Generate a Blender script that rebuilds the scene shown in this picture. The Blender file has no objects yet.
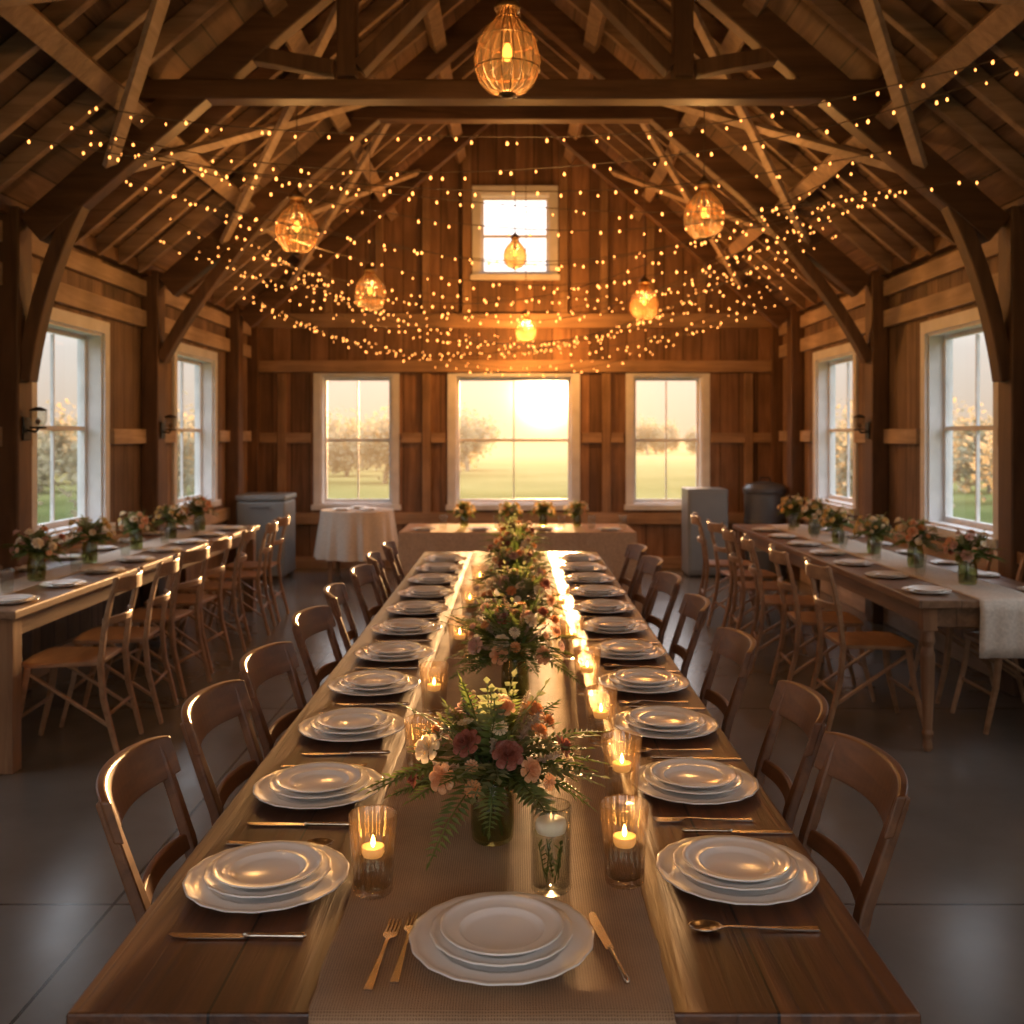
import bpy, bmesh, math, random
from mathutils import Vector, Matrix
random.seed(11)
R=random.Random(5)
S=bpy.context.scene; COL=S.collection
S.view_settings.view_transform='Standard'
pi=math.pi

# ---------------------------------------------------------------- materials
def nmat(name):
    m=bpy.data.materials.new(name); m.use_nodes=True
    nt=m.node_tree; b=nt.nodes['Principled BSDF']
    return m,nt,b
def c4(c): return (c[0],c[1],c[2],1)
def plain(name,col,rough=.5,metal=0,noise=0.0,nscale=20,bump=0,emit=None,es=0,spec=.5):
    m,nt,b=nmat(name)
    b.inputs['Base Color'].default_value=c4(col)
    b.inputs['Roughness'].default_value=rough
    b.inputs['Metallic'].default_value=metal
    b.inputs['Specular IOR Level'].default_value=spec
    if noise>0 or bump>0:
        tc=nt.nodes.new('ShaderNodeTexCoord'); n=nt.nodes.new('ShaderNodeTexNoise')
        n.inputs['Scale'].default_value=nscale; n.inputs['Detail'].default_value=4
        nt.links.new(tc.outputs['Object'],n.inputs['Vector'])
        r=nt.nodes.new('ShaderNodeValToRGB')
        r.color_ramp.elements[0].position=.3; r.color_ramp.elements[1].position=.7
        r.color_ramp.elements[0].color=c4([v*(1-noise) for v in col])
        r.color_ramp.elements[1].color=c4([min(1,v*(1+noise)) for v in col])
        nt.links.new(n.outputs['Fac'],r.inputs['Fac']); nt.links.new(r.outputs['Color'],b.inputs['Base Color'])
        if bump>0:
            bp=nt.nodes.new('ShaderNodeBump'); bp.inputs['Strength'].default_value=bump; bp.inputs['Distance'].default_value=.01
            nt.links.new(n.outputs['Fac'],bp.inputs['Height']); nt.links.new(bp.outputs['Normal'],b.inputs['Normal'])
    if emit:
        b.inputs['Emission Color'].default_value=c4(emit); b.inputs['Emission Strength'].default_value=es
    return m
def wood(name,c1,c2,axis=2,rough=.5,plank=None,gs=22,gl=1.2,gap=.025,gapdark=.25,bump=.25,spec=.4,var=.45,stain=(.65,1.25)):
    c1=(c1[0]*1.03,c1[1]*.93,c1[2]*.86); c2=(c2[0]*1.03,c2[1]*.93,c2[2]*.86)
    m,nt,b=nmat(name); N=nt.nodes; L=nt.links
    tc=N.new('ShaderNodeTexCoord'); mp=N.new('ShaderNodeMapping')
    sc=[gs,gs,gs]; sc[axis]=gl; mp.inputs['Scale'].default_value=sc
    L.new(tc.outputs['Object'],mp.inputs['Vector'])
    n=N.new('ShaderNodeTexNoise'); n.inputs['Scale'].default_value=1; n.inputs['Detail'].default_value=5; n.inputs['Distortion'].default_value=.8; n.inputs['Roughness'].default_value=.6
    rp=N.new('ShaderNodeValToRGB'); rp.color_ramp.elements[0].position=.32; rp.color_ramp.elements[1].position=.7
    rp.color_ramp.elements[0].color=c4(c1); rp.color_ramp.elements[1].color=c4(c2)
    L.new(n.outputs['Fac'],rp.inputs['Fac'])
    col=rp.outputs['Color']; vec=mp.outputs['Vector']
    n2=N.new('ShaderNodeTexNoise'); n2.inputs['Scale'].default_value=1.7; n2.inputs['Detail'].default_value=5
    L.new(tc.outputs['Object'],n2.inputs['Vector'])
    mr=N.new('ShaderNodeMapRange'); mr.inputs['From Min'].default_value=.3; mr.inputs['From Max'].default_value=.7
    mr.inputs['To Min'].default_value=stain[0]; mr.inputs['To Max'].default_value=stain[1]
    L.new(n2.outputs['Fac'],mr.inputs['Value']); mul=mr.outputs['Result']
    if plank:
        ax,w=plank
        sp=N.new('ShaderNodeSeparateXYZ'); L.new(tc.outputs['Object'],sp.inputs['Vector'])
        dv=N.new('ShaderNodeMath'); dv.operation='DIVIDE'; L.new(sp.outputs[ax],dv.inputs[0]); dv.inputs[1].default_value=w
        fl=N.new('ShaderNodeMath'); fl.operation='FLOOR'; L.new(dv.outputs[0],fl.inputs[0])
        wn=N.new('ShaderNodeTexWhiteNoise'); wn.noise_dimensions='1D'; L.new(fl.outputs[0],wn.inputs['W'])
        m1=N.new('ShaderNodeMapRange'); m1.inputs['To Min'].default_value=1-var; m1.inputs['To Max'].default_value=1+var*.6
        L.new(wn.outputs['Value'],m1.inputs['Value'])
        mm=N.new('ShaderNodeMath'); mm.operation='MULTIPLY'; L.new(mul,mm.inputs[0]); L.new(m1.outputs['Result'],mm.inputs[1])
        cb=N.new('ShaderNodeVectorMath'); cb.operation='ADD'; sc2=N.new('ShaderNodeVectorMath'); sc2.operation='SCALE'; sc2.inputs['Scale'].default_value=37
        L.new(wn.outputs['Color'],sc2.inputs[0]); L.new(mp.outputs['Vector'],cb.inputs[0]); L.new(sc2.outputs['Vector'],cb.inputs[1]); vec=cb.outputs['Vector']
        fr=N.new('ShaderNodeMath'); fr.operation='FRACT'; L.new(dv.outputs[0],fr.inputs[0])
        sb=N.new('ShaderNodeMath'); sb.operation='SUBTRACT'; L.new(fr.outputs[0],sb.inputs[0]); sb.inputs[1].default_value=.5
        ab=N.new('ShaderNodeMath'); ab.operation='ABSOLUTE'; L.new(sb.outputs[0],ab.inputs[0])
        gt=N.new('ShaderNodeMath'); gt.operation='GREATER_THAN'; L.new(ab.outputs[0],gt.inputs[0]); gt.inputs[1].default_value=.5-gap
        g2=N.new('ShaderNodeMapRange'); g2.inputs['To Min'].default_value=1; g2.inputs['To Max'].default_value=gapdark; L.new(gt.outputs[0],g2.inputs['Value'])
        m3=N.new('ShaderNodeMath'); m3.operation='MULTIPLY'; L.new(mm.outputs[0],m3.inputs[0]); L.new(g2.outputs['Result'],m3.inputs[1]); mul=m3.outputs[0]
    L.new(vec,n.inputs['Vector'])
    vm=N.new('ShaderNodeVectorMath'); vm.operation='SCALE'; L.new(col,vm.inputs[0]); L.new(mul,vm.inputs['Scale'])
    L.new(vm.outputs['Vector'],b.inputs['Base Color'])
    r2=N.new('ShaderNodeMapRange'); r2.inputs['To Min'].default_value=rough-.12; r2.inputs['To Max'].default_value=rough+.12; L.new(n.outputs['Fac'],r2.inputs['Value']); L.new(r2.outputs['Result'],b.inputs['Roughness'])
    bp=N.new('ShaderNodeBump'); bp.inputs['Strength'].default_value=bump; bp.inputs['Distance'].default_value=.004
    L.new(n.outputs['Fac'],bp.inputs['Height']); L.new(bp.outputs['Normal'],b.inputs['Normal'])
    b.inputs['Specular IOR Level'].default_value=spec
    return m
def thin_glass(name,tint=(1,1,1),f0=.04,rough=.02,edge=1.0,trans=0,tcol=(1,1,1)):
    m=bpy.data.materials.new(name); m.use_nodes=True; nt=m.node_tree; N=nt.nodes; L=nt.links; N.clear()
    o=N.new('ShaderNodeOutputMaterial'); mx=N.new('ShaderNodeMixShader'); t=N.new('ShaderNodeBsdfTransparent'); g=N.new('ShaderNodeBsdfGlossy'); f=N.new('ShaderNodeLayerWeight')
    f.inputs['Blend'].default_value=.5; t.inputs['Color'].default_value=c4(tint); g.inputs['Roughness'].default_value=rough
    pw=N.new('ShaderNodeMath'); pw.operation='POWER'; pw.inputs[1].default_value=4; L.new(f.outputs['Facing'],pw.inputs[0])
    ad=N.new('ShaderNodeMath'); ad.operation='MULTIPLY_ADD'; ad.use_clamp=True; ad.inputs[1].default_value=edge*(1-f0); ad.inputs[2].default_value=f0; L.new(pw.outputs[0],ad.inputs[0])
    base=t.outputs[0]
    if trans>0:
        tr=N.new('ShaderNodeBsdfTranslucent'); tr.inputs['Color'].default_value=c4(tcol); m2=N.new('ShaderNodeMixShader'); m2.inputs[0].default_value=trans
        L.new(base,m2.inputs[1]); L.new(tr.outputs[0],m2.inputs[2]); base=m2.outputs[0]
    L.new(ad.outputs[0],mx.inputs[0]); L.new(base,mx.inputs[1]); L.new(g.outputs[0],mx.inputs[2]); L.new(mx.outputs[0],o.inputs['Surface'])
    return m
def emis(name,col,st):
    m=bpy.data.materials.new(name); m.use_nodes=True; nt=m.node_tree; N=nt.nodes; N.clear()
    o=N.new('ShaderNodeOutputMaterial'); e=N.new('ShaderNodeEmission'); e.inputs['Color'].default_value=c4(col); e.inputs['Strength'].default_value=st
    nt.links.new(e.outputs[0],o.inputs['Surface']); return m
def leafy(name,c1,c2,tr=.35,rough=.55):
    m,nt,b=nmat(name); N=nt.nodes; L=nt.links
    tc=N.new('ShaderNodeTexCoord'); n=N.new('ShaderNodeTexNoise'); n.inputs['Scale'].default_value=9
    L.new(tc.outputs['Object'],n.inputs['Vector'])
    r=N.new('ShaderNodeValToRGB'); r.color_ramp.elements[0].position=.35; r.color_ramp.elements[1].position=.65
    r.color_ramp.elements[0].color=c4(c1); r.color_ramp.elements[1].color=c4(c2); L.new(n.outputs['Fac'],r.inputs['Fac'])
    L.new(r.outputs['Color'],b.inputs['Base Color']); b.inputs['Roughness'].default_value=rough
    t=N.new('ShaderNodeBsdfTranslucent'); L.new(r.outputs['Color'],t.inputs['Color']); mx=N.new('ShaderNodeMixShader'); mx.inputs[0].default_value=tr
    o=N['Material Output']; L.new(b.outputs[0],mx.inputs[1]); L.new(t.outputs[0],mx.inputs[2]); L.new(mx.outputs[0],o.inputs['Surface'])
    return m

M={}
M['wallL']=wood('barn_board_side',(.15,.098,.064),(.32,.225,.158),axis=2,rough=.7,plank=(1,.2),gs=14)
M['wallB']=wood('barn_board_end',(.15,.086,.05),(.31,.19,.115),axis=2,rough=.7,plank=(0,.22),gs=14)
M['roof']=wood('roof_board',(.11,.068,.043),(.25,.165,.105),axis=1,rough=.75,plank=(0,.17),gs=14)
M['girt']=wood('pale_girt_y',(.31,.235,.165),(.50,.40,.30),axis=1,rough=.65,gs=16)
M['girtx']=wood('pale_girt_x',(.24,.16,.10),(.42,.30,.195),axis=0,rough=.65,gs=16)
M['stud']=wood('stud_wood',(.20,.13,.075),(.36,.245,.155),axis=2,rough=.65,gs=16)
M['timber']=wood('dark_timber',(.08,.044,.024),(.17,.10,.056),axis=2,rough=.55,gs=12)
M['timberx']=wood('dark_timber_x',(.08,.043,.023),(.17,.097,.054),axis=0,rough=.5,gs=12)
M['rafter']=wood('rafter_wood',(.22,.15,.097),(.42,.31,.21),axis=0,rough=.65,gs=14)
M['paint']=plain('painted_trim',(.66,.66,.66),.5,noise=.1,nscale=6)
M['table']=wood('table_plank',(.066,.026,.011),(.20,.084,.034),axis=1,rough=.38,plank=(0,.2),gs=34,gl=1.3,gap=.011,gapdark=.08,bump=.7,spec=.45,var=.35,stain=(.5,1.3))
M['tablelight']=wood('table_plank_light',(.18,.108,.063),(.34,.225,.138),axis=1,rough=.45,plank=(0,.2),gs=26,gap=.01,var=.2)
M['tleg']=wood('table_leg_wood',(.16,.09,.047),(.30,.18,.10),axis=2,rough=.42)
M['chair']=wood('chair_wood',(.12,.054,.024),(.25,.12,.055),axis=1,rough=.40,gs=18,gl=3,spec=.5)
M['chairB']=wood('folding_chair_wood',(.27,.16,.085),(.45,.29,.165),axis=1,rough=.42,gs=18,gl=3)
M['china']=plain('white_china',(.86,.83,.79),.16,noise=.02,nscale=8)
M['metal']=plain('warm_cutlery_metal',(.66,.56,.45),.26,metal=1,noise=.12,nscale=30)
M['black']=plain('dark_iron',(.03,.027,.024),.5,metal=.6)
M['brass']=plain('aged_brass',(.16,.09,.035),.45,metal=.7,noise=.2,nscale=25)
M['glass']=thin_glass('clear_tumbler_glass',(.93,.93,.90),.05,.05,edge=.7)
M['cglass']=thin_glass('candle_tumbler_glass',(.95,.91,.85),.07,.05,edge=.85,trans=.03,tcol=(1,.66,.32))
M['pane']=thin_glass('window_glass',(.98,.98,.97),.02,.0,edge=.3,trans=.04,tcol=(1,.82,.58))
M['vase']=thin_glass('green_vase_glass',(.72,.74,.54),.07,.05,edge=.6)
M['amberglass']=thin_glass('amber_lantern_glass',(1,.66,.30),.06,.12,edge=.6,trans=.010,tcol=(1,.54,.16))
M['water']=thin_glass('water',(.95,.96,.92),.03,.02,edge=.4)
M['wax']=plain('candle_wax',(.85,.66,.40),.5,emit=(1,.40,.08),es=.5)  # wax emits faint amber, imitating flame light inside it
M['waxw']=plain('white_candle_wax',(.85,.82,.74),.5,emit=(1,.6,.3),es=.08)  # slight self-glow imitates flame light in the wax
M['flame']=emis('candle_flame',(1,.50,.12),42)
M['flame2']=emis('small_flame',(1,.55,.18),3)
M['bulb']=emis('fairy_bulb',(1,.35,.075),5.5)
M['lbulb']=emis('lantern_bulb',(1,.48,.12),5)
M['wire']=plain('string_wire',(.14,.09,.05),.5)
M['linen']=plain('pale_linen',(.56,.49,.41),.9,noise=.12,nscale=60,bump=.3)
M['tan']=plain('tan_cloth',(.54,.36,.23),.9,noise=.12,nscale=50,bump=.3)
M['leaf']=leafy('fern_green',(.09,.14,.03),(.23,.28,.08),.5)
M['leaf2']=leafy('sage_green',(.20,.24,.11),(.38,.39,.19),.5)
M['stem']=plain('stem_green',(.09,.15,.04),.6,noise=.2)
M['peach']=leafy('peach_petal',(.76,.40,.20),(.86,.54,.32),.4)
M['orange']=leafy('orange_petal',(.64,.26,.09),(.76,.40,.16),.4)
M['burg']=leafy('burgundy_petal',(.30,.09,.06),(.42,.16,.11),.35)
M['cream']=leafy('cream_petal',(.84,.69,.47),(.89,.78,.58),.4)
M['pink']=leafy('dusty_pink_petal',(.62,.38,.30),(.74,.50,.40),.4)
M['gold']=leafy('golden_petal',(.72,.50,.17),(.84,.64,.27),.4)
M['lav']=leafy('dried_sprig',(.44,.34,.25),(.58,.46,.34),.35)
M['steel']=plain('grey_painted_metal',(.2,.22,.23),.4,noise=.08,nscale=4)
M['dsteel']=plain('dark_brushed_metal',(.12,.13,.14),.35,metal=.5,noise=.1,nscale=6)
M['bark']=plain('hazed_tree_bark',(.30,.23,.16),.9,noise=.3,nscale=5)
M['tleaf']=leafy('hazed_autumn_foliage',(.30,.24,.14),(.42,.34,.20),.5)  # tree colours paled and warmed to paint in distance haze
def burlap():
    m,nt,b=nmat('burlap_weave'); N=nt.nodes; L=nt.links
    tc=N.new('ShaderNodeTexCoord')
    w1=N.new('ShaderNodeTexWave'); w1.inputs['Scale'].default_value=75; w1.bands_direction='X'; w1.inputs['Distortion'].default_value=1.2; w1.inputs['Detail Scale'].default_value=3
    w2=N.new('ShaderNodeTexWave'); w2.inputs['Scale'].default_value=75; w2.bands_direction='Y'; w2.inputs['Distortion'].default_value=1.2; w2.inputs['Detail Scale'].default_value=3
    L.new(tc.outputs['Object'],w1.inputs['Vector']); L.new(tc.outputs['Object'],w2.inputs['Vector'])
    mx=N.new('ShaderNodeMath'); mx.operation='MAXIMUM'; L.new(w1.outputs['Fac'],mx.inputs[0]); L.new(w2.outputs['Fac'],mx.inputs[1])
    r=N.new('ShaderNodeValToRGB'); r.color_ramp.elements[0].color=(.16,.088,.043,1); r.color_ramp.elements[1].color=(.40,.245,.135,1)
    L.new(mx.outputs[0],r.inputs['Fac'])
    n=N.new('ShaderNodeTexNoise'); n.inputs['Scale'].default_value=6; n.inputs['Detail'].default_value=5; L.new(tc.outputs['Object'],n.inputs['Vector'])
    mr=N.new('ShaderNodeMapRange'); mr.inputs['From Min'].default_value=.3; mr.inputs['From Max'].default_value=.7; mr.inputs['To Min'].default_value=.7; mr.inputs['To Max'].default_value=1.15; L.new(n.outputs['Fac'],mr.inputs['Value'])
    vm=N.new('ShaderNodeVectorMath'); vm.operation='SCALE'; L.new(r.outputs['Color'],vm.inputs[0]); L.new(mr.outputs['Result'],vm.inputs['Scale'])
    L.new(vm.outputs['Vector'],b.inputs['Base Color']); b.inputs['Roughness'].default_value=.7
    bp=N.new('ShaderNodeBump'); bp.inputs['Strength'].default_value=.5; bp.inputs['Distance'].default_value=.002; L.new(mx.outputs[0],bp.inputs['Height']); L.new(bp.outputs['Normal'],b.inputs['Normal'])
    return m
M['burlap']=burlap()
def concrete():
    m,nt,b=nmat('polished_concrete'); N=nt.nodes; L=nt.links
    tc=N.new('ShaderNodeTexCoord')
    n=N.new('ShaderNodeTexNoise'); n.inputs['Scale'].default_value=1.6; n.inputs['Detail'].default_value=7; n.inputs['Roughness'].default_value=.6; L.new(tc.outputs['Object'],n.inputs['Vector'])
    r=N.new('ShaderNodeValToRGB'); r.color_ramp.elements[0].position=.28; r.color_ramp.elements[1].position=.75
    r.color_ramp.elements[0].color=(.125,.116,.104,1); r.color_ramp.elements[1].color=(.175,.163,.147,1); L.new(n.outputs['Fac'],r.inputs['Fac'])
    sp=N.new('ShaderNodeSeparateXYZ'); L.new(tc.outputs['Object'],sp.inputs[0])
    def joint(out,w,off):
        a=N.new('ShaderNodeMath'); a.operation='ADD'; L.new(out,a.inputs[0]); a.inputs[1].default_value=off+100*w
        d=N.new('ShaderNodeMath'); d.operation='MODULO'; L.new(a.outputs[0],d.inputs[0]); d.inputs[1].default_value=w
        l=N.new('ShaderNodeMath'); l.operation='LESS_THAN'; L.new(d.outputs[0],l.inputs[0]); l.inputs[1].default_value=.012
        return l.outputs[0]
    j1=joint(sp.outputs[1],2.4,-3.34+2.4); j2=joint(sp.outputs[0],2.4,1.35)
    mx=N.new('ShaderNodeMath'); mx.operation='MAXIMUM'; L.new(j1,mx.inputs[0]); L.new(j2,mx.inputs[1])
    mc=N.new('ShaderNodeMix'); mc.data_type='RGBA'; L.new(mx.outputs[0],mc.inputs['Factor']); L.new(r.outputs['Color'],mc.inputs['A']); mc.inputs['B'].default_value=(.03,.027,.024,1)
    L.new(mc.outputs['Result'],b.inputs['Base Color'])
    rr=N.new('ShaderNodeMapRange'); rr.inputs['From Min'].default_value=.3; rr.inputs['From Max'].default_value=.7; rr.inputs['To Min'].default_value=.19; rr.inputs['To Max'].default_value=.27; L.new(n.outputs['Fac'],rr.inputs['Value']); L.new(rr.outputs['Result'],b.inputs['Roughness'])
    b.inputs['Specular IOR Level'].default_value=.6
    return m
M['floor']=concrete()
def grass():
    m,nt,b=nmat('hazed_meadow_grass'); N=nt.nodes; L=nt.links
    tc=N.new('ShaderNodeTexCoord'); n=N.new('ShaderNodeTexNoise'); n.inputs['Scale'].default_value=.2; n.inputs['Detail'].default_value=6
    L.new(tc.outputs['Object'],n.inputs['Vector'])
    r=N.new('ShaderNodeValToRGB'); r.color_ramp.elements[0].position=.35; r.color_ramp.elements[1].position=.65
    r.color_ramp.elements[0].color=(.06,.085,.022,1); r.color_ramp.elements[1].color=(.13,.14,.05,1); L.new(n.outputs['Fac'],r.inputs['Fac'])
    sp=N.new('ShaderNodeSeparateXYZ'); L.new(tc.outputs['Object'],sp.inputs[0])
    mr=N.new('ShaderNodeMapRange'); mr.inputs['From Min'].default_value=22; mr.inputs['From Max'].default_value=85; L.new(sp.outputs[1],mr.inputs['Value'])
    mc=N.new('ShaderNodeMix'); mc.data_type='RGBA'; L.new(mr.outputs['Result'],mc.inputs['Factor']); L.new(r.outputs['Color'],mc.inputs['A']); mc.inputs['B'].default_value=(.50,.33,.14,1)  # far grass blends to gold, painting sunlit haze into the field colour
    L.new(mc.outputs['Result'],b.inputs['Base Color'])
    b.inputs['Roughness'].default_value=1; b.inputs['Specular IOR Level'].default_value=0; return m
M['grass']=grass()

# ---------------------------------------------------------------- mesh helpers
def box(bm,x0,x1,y0,y1,z0,z1):
    v=[bm.verts.new(p) for p in ((x0,y0,z0),(x1,y0,z0),(x1,y1,z0),(x0,y1,z0),(x0,y0,z1),(x1,y0,z1),(x1,y1,z1),(x0,y1,z1))]
    for f in ((3,2,1,0),(4,5,6,7),(0,1,5,4),(1,2,6,5),(2,3,7,6),(3,0,4,7)): bm.faces.new([v[i] for i in f])
def sweep(bm,pts,w,h,ref=(0,0,1),ws=None):
    pts=[Vector(p) for p in pts]; ref=Vector(ref); rings=[]
    for i,p in enumerate(pts):
        t=(pts[min(i+1,len(pts)-1)]-pts[max(i-1,0)]).normalized()
        s=ref.cross(t)
        if s.length<1e-4: s=Vector((1,0,0)).cross(t)
        s.normalize(); u=t.cross(s)
        k=ws[i] if ws else 1
        rings.append([bm.verts.new(p+s*a*w/2*k+u*b*h/2*k) for a,b in ((-1,-1),(1,-1),(1,1),(-1,1))])
    for a,b in zip(rings,rings[1:]):
        for j in range(4): bm.faces.new([a[j],a[(j+1)%4],b[(j+1)%4],b[j]])
    bm.faces.new(rings[0][::-1]); bm.faces.new(rings[-1])
def tube(bm,pts,r,seg=6,rs=None,cap=True):
    pts=[Vector(p) for p in pts]; rings=[]; prev=None
    for i,p in enumerate(pts):
        t=(pts[min(i+1,len(pts)-1)]-pts[max(i-1,0)]).normalized()
        if prev is None: s=t.orthogonal().normalized()
        else: s=(prev-t*prev.dot(t)).normalized()
        prev=s; u=t.cross(s); rr=rs[i] if rs else r
        rings.append([bm.verts.new(p+(s*math.cos(2*pi*k/seg)+u*math.sin(2*pi*k/seg))*rr) for k in range(seg)])
    for a,b in zip(rings,rings[1:]):
        for j in range(seg): bm.faces.new([a[j],a[(j+1)%seg],b[(j+1)%seg],b[j]])
    if cap: bm.faces.new(rings[0][::-1]); bm.faces.new(rings[-1])
def lathe(bm,prof,seg=32,rib=0,nrib=0,off=(0,0,0)):
    rings=[]; ox,oy,oz=off
    for r,z in prof:
        if r<1e-6: rings.append([bm.verts.new((ox,oy,oz+z))]); continue
        ring=[]
        for k in range(seg):
            a=2*pi*k/seg; rr=r*(1+(rib*math.cos(nrib*a) if nrib else 0))
            ring.append(bm.verts.new((ox+rr*math.cos(a),oy+rr*math.sin(a),oz+z)))
        rings.append(ring)
    for a,b in zip(rings,rings[1:]):
        for j in range(seg):
            k=(j+1)%seg
            if len(a)==1 and len(b)==1: continue
            if len(a)==1: bm.faces.new([a[0],b[k],b[j]])
            elif len(b)==1: bm.faces.new([a[j],a[k],b[0]])
            else: bm.faces.new([a[j],a[k],b[k],b[j]])
def prism(bm,poly,y0,y1):
    a=[bm.verts.new((x,y0,z)) for x,z in poly]; b=[bm.verts.new((x,y1,z)) for x,z in poly]; n=len(poly)
    bm.faces.new(a); bm.faces.new(b[::-1])
    for i in range(n): bm.faces.new([a[i],b[i],b[(i+1)%n],a[(i+1)%n]])
def plate2d(bm,outline,z0,z1):
    a=[bm.verts.new((x,y,z0)) for x,y in outline]; b=[bm.verts.new((x,y,z1)) for x,y in outline]; n=len(outline)
    bm.faces.new(a[::-1]); bm.faces.new(b)
    for i in range(n): bm.faces.new([a[i],a[(i+1)%n],b[(i+1)%n],b[i]])
def mk(name,bm,mat,loc=(0,0,0),parent=None,smooth=False,bevel=0,rotz=0,recenter=False,fixn=True):
    if fixn: bmesh.ops.recalc_face_normals(bm,faces=bm.faces)
    if recenter:
        xs=[v.co for v in bm.verts]
        c=Vector([(min(v[i] for v in xs)+max(v[i] for v in xs))/2 for i in range(3)])
        for v in bm.verts: v.co-=c
        loc=Vector(loc)+c
    me=bpy.data.meshes.new(name); bm.to_mesh(me); bm.free()
    me.materials.append(mat)
    if smooth:
        for p in me.polygons: p.use_smooth=True
    o=bpy.data.objects.new(name,me); o.location=loc; o.rotation_euler=(0,0,rotz); COL.objects.link(o)
    if parent: o.parent=parent
    if bevel:
        b=o.modifiers.new('bevel','BEVEL'); b.width=bevel; b.segments=2; b.limit_method='ANGLE'
    return o
def tag(o,label,cat,group=None,kind=None):
    o['label']=label; o['category']=cat
    if group: o['group']=group
    if kind: o['kind']=kind
    return o
def empty(name,loc=(0,0,0),rotz=0):
    o=bpy.data.objects.new(name,None); o.empty_display_size=.1; o.location=loc; o.rotation_euler=(0,0,rotz); COL.objects.link(o); return o
def clone(root,loc=None,rotz=None,scale=None,parent=None):
    n=root.copy(); COL.objects.link(n)
    if parent: n.parent=parent
    if loc is not None: n.location=loc
    if rotz is not None: n.rotation_euler=(n.rotation_euler[0],n.rotation_euler[1],rotz)
    if scale is not None: n.scale=(scale,)*3
    for ch in list(root.children): clone(ch,parent=n)
    return n
def struct(o,label,cat): return tag(o,label,cat,kind='structure')

# ---------------------------------------------------------------- room
WX=3.13; BY=11.8; FY=-2.2; EZ=2.95; RZ=5.6; TH=.18
SL=(RZ-EZ)/WX
def roofz(x): return RZ-SL*abs(x)
b=bmesh.new(); box(b,-WX-TH,WX+TH,FY-TH,BY+TH,-.1,0)
struct(mk('floor',b,M['floor']),'polished grey concrete floor with saw-cut joints','floor')
sidewins=[(6.5,7.58),(9.2,10.35),(3.9,4.98),(1.3,2.38),(-1.2,-.1)]
SZ0,SZ1=.90,2.34
def cells(us,vs,ops):
    out=[]
    for u0,u1 in zip(us,us[1:]):
        for v0,v1 in zip(vs,vs[1:]):
            cu,cv=(u0+u1)/2,(v0+v1)/2
            if any(a<cu<b_ and c<cv<d for a,b_,c,d in ops): continue
            out.append((u0,u1,v0,v1))
    return out
ops=[(a,c,SZ0,SZ1) for a,c in sidewins]
us=sorted({FY,BY+TH}|{v for o in ops for v in o[:2]}); vs=[0,SZ0,SZ1,EZ]
for sgn,nm in ((-1,'wall_left'),(1,'wall_right')):
    b=bmesh.new()
    for u0,u1,v0,v1 in cells(us,vs,ops):
        x0,x1=sorted((sgn*WX,sgn*(WX+TH))); box(b,x0,x1,u0,u1,v0,v1)
    struct(mk(nm,b,M['wallL']),'brown vertical barn-board side wall with window openings','wall')
WZ0,WZ1=.75,2.27
bw=[(-2.29,-1.45,WZ0,WZ1),(-.71,.68,WZ0,WZ1),(1.39,2.21,WZ0,WZ1)]
gw=(-.42,.42,3.46,4.42)
b=bmesh.new()
us=sorted({-WX,WX}|{v for o in bw for v in o[:2]})
for u0,u1,v0,v1 in cells(us,[0,WZ0,WZ1,EZ],bw): box(b,u0,u1,BY,BY+TH,v0,v1)
x0,x1,z0,z1=gw
prism(b,[(-WX,EZ),(x0,EZ),(x0,roofz(x0))],BY,BY+TH); prism(b,[(x1,EZ),(WX,EZ),(x1,roofz(x1))],BY,BY+TH)
prism(b,[(x0,EZ),(x1,EZ),(x1,z0),(x0,z0)],BY,BY+TH)
prism(b,[(x0,z1),(x1,z1),(x1,roofz(x1)),(0,RZ),(x0,roofz(x0))],BY,BY+TH)
struct(mk('wall_back',b,M['wallB']),'brown barn-board gable wall with four windows','wall')
b=bmesh.new(); dw=2.2; dh=2.7  # unseen doorway, opened wide so daylight reaches the near place settings
box(b,-WX,-dw,FY-TH,FY,0,EZ); box(b,dw,WX,FY-TH,FY,0,EZ); box(b,-dw,dw,FY-TH,FY,dh,EZ)
prism(b,[(-WX,EZ),(WX,EZ),(0,RZ)],FY-TH,FY)
struct(mk('wall_front',b,M['wallB']),'unseen barn-board gable wall with wide doorway opened to let daylight in','wall')
b=bmesh.new(); T=.08
for s in (-1,1):
    e=WX+.35
    pr=[(0,RZ),(s*e,RZ-SL*e),(s*e,RZ-SL*e+T),(0,RZ+T)]
    prism(b,pr,FY-.4,BY+.4)
struct(mk('ceiling',b,M['roof']),'sloped board underside of the barn roof','ceiling')

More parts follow.
